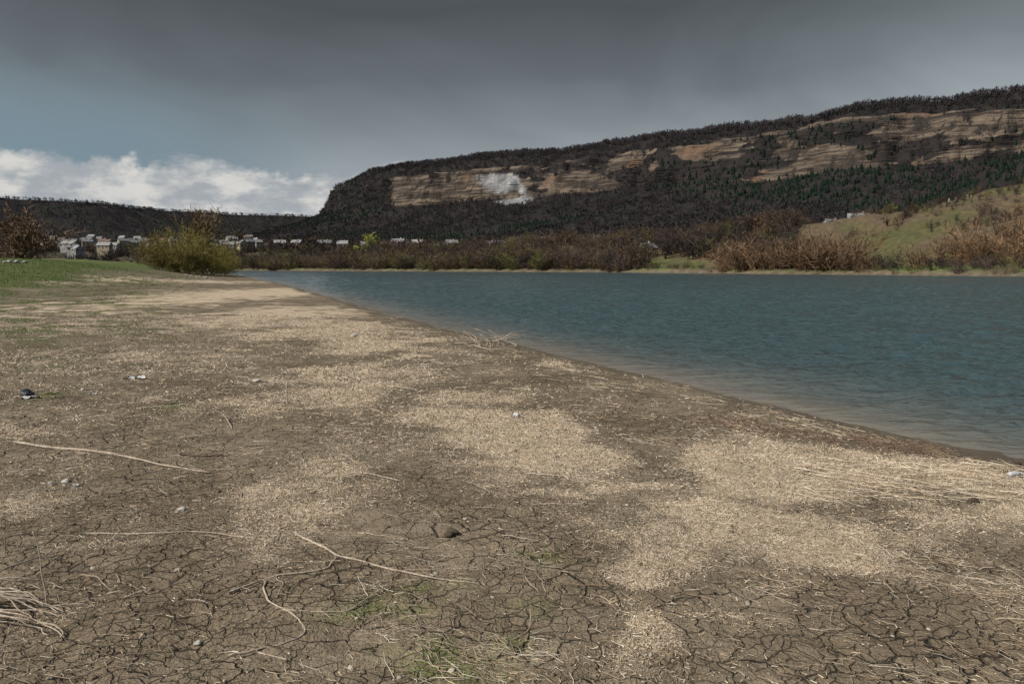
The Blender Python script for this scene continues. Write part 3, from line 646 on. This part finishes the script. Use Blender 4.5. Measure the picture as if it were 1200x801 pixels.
V,F=blob(302,3,.7); place('mud_clod',V,F,dmud,1190,528,.025,.008)
def lathe(prof,seg=20):
    V=[];F=[]
    for i,(rr,h) in enumerate(prof):
        for j in range(seg):
            a=2*math.pi*j/seg; V.append((h,rr*math.cos(a),rr*math.sin(a)))
    for i in range(len(prof)-1):
        for j in range(seg): F.append((i*seg+j,i*seg+(j+1)%seg,(i+1)*seg+(j+1)%seg,(i+1)*seg+j))
    return np.array(V),np.array(F)
V,F=lathe([(.001,0),(.03,0),(.032,.01),(.038,.075),(.041,.078),(.039,.08),(.035,.072),(.029,.008),(.001,.008)])
place('plastic_cup',V,F,white,608,489,.7,.024,rot=2.4)
V,F=lathe([(.001,0),(.03,.002),(.033,.01),(.033,.13),(.03,.15),(.014,.18),(.012,.185),(.012,.2),(.015,.2),(.015,.215),(.001,.216)])
place('plastic_bottle',V,F,white,1183,549,.6,.025,rot=.3)
P=[];S=[];q=np.random.default_rng(60)
for i in range(9):
    x=-.64*68+ i*.35+q.normal()*.3-1; y=68+q.normal()*.8; P.append((x,y,float(H(np.array([x]),np.array([y]))[0])+.1)); S.append(.12+.2*q.random())
scatter('white_rocks',rocks,np.array(P),np.array(S),np.tile([.36,.34,.31],(9,1)),mat=stone,seed=4,jit=0)
P=[];S=[];q=np.random.default_rng(61)
for i in range(16):
    x,y=survey(218+34*q.random(),326+4*q.random()); P.append((x,y,float(H(np.array([x]),np.array([y]))[0])+.02)); S.append(.08+.14*q.random())
scatter('white_rocks',rocks,np.array(P),np.array(S),np.tile([.30,.27,.22],(16,1)),mat=stone,seed=4,jit=0)
# ---------------------------------------------------------------- world
SUN_EL=42; SUN_AZ=240  # clockwise from +Y
w=bpy.data.worlds.new('sky'); scene.world=w; w.use_nodes=True; t=NT(w.node_tree)
out=t.n('ShaderNodeOutputWorld')
sky=t.n('ShaderNodeTexSky',sky_type='NISHITA',sun_disc=False,sun_elevation=math.radians(SUN_EL),sun_rotation=math.radians(SUN_AZ))
dirv=t.n('ShaderNodeVectorMath',{0:t.n('ShaderNodeTexCoord').outputs['Generated']},operation='NORMALIZE').outputs[0]
sp=t.n('ShaderNodeSeparateXYZ',{0:dirv}); dx,dy,dz=sp.outputs
na=t.noise(t.map(dirv,(2.4,2.4,5.0)),1.0,4,.55,.5)
za=t.m('MULTIPLY_ADD',t.m('SUBTRACT',na,.5),.14,dz)
rp=t.n('ShaderNodeValToRGB',{0:za}); e=rp.color_ramp.elements
stops=[(0,(.36,.40,.44)),(.11,(.31,.347,.378)),(.16,(.225,.256,.280)),(.22,(.135,.155,.172)),(.30,(.078,.091,.101)),(.5,(.10,.11,.12)),(1,(.15,.16,.17))]
e[0].position=0;e[0].color=(*stops[0][1],1);e[1].position=1;e[1].color=(*stops[-1][1],1)
for p_,c_ in stops[1:-1]:
    k=e.new(p_);k.color=(*c_,1)
c=rp.outputs[0]
rb=t.ss(.12,.55,dx); c=t.mix(rb,c,t.mix(1.0,c,(1.45,1.45,1.42),'MULTIPLY'))
lf=t.m('MULTIPLY',t.ss(-.15,-.45,dx),t.m('MULTIPLY',t.ss(.25,.12,za),t.ss(-.1,.3,dy)))
c=t.mix(t.m('MULTIPLY',lf,.8),c,(.175,.26,.315))
cn=t.noise(t.map(dirv,(9,9,15)),1.0,6,.58,.3); cb=t.noise(t.map(dirv,(3.5,3.5,2)),1.0,2)
zc=t.m('ADD',t.m('MULTIPLY_ADD',t.m('SUBTRACT',cn,.5),.11,.116),t.m('MULTIPLY',t.m('SUBTRACT',cb,.5),.03))
df=t.m('SUBTRACT',zc,dz)
cm=t.m('MULTIPLY',t.ss(0.0,.012,df),t.m('MULTIPLY',t.ss(-.08,-.24,dx),t.ss(-.1,.3,dy)))
sh=t.noise(t.map(dirv,(16,16,34)),1.0,5,.6)
cc=t.mix(t.ss(.38,.62,sh),(.36,.39,.42),(.66,.65,.62)); cc=t.mix(t.m('MULTIPLY',t.ss(.03,.09,df),.7),cc,(.42,.45,.48))
c=t.mix(cm,c,cc)
bgc=t.n('ShaderNodeBackground',{'Color':c,'Strength':1.0}); bgs=t.n('ShaderNodeBackground',{'Color':sky.outputs[0],'Strength':.09})
mx=t.n('ShaderNodeMixShader',{0:t.m('MULTIPLY',t.ss(.25,-.5,dy),.8),1:bgc.outputs[0],2:bgs.outputs[0]})
t.nt.links.new(mx.outputs[0],out.inputs[0])
sl=bpy.data.lights.new('sun','SUN'); sl.energy=5.0; sl.angle=math.radians(.6); sl.color=(1,.94,.86)
so=bpy.data.objects.new('sun',sl); scene.collection.objects.link(so)
az=math.radians(SUN_AZ);el=math.radians(SUN_EL)
tosun=Vector((math.sin(az)*math.cos(el),math.cos(az)*math.cos(el),math.sin(el)))
so.rotation_euler=tosun.to_track_quat('Z','Y').to_euler(); so.location=tosun*50
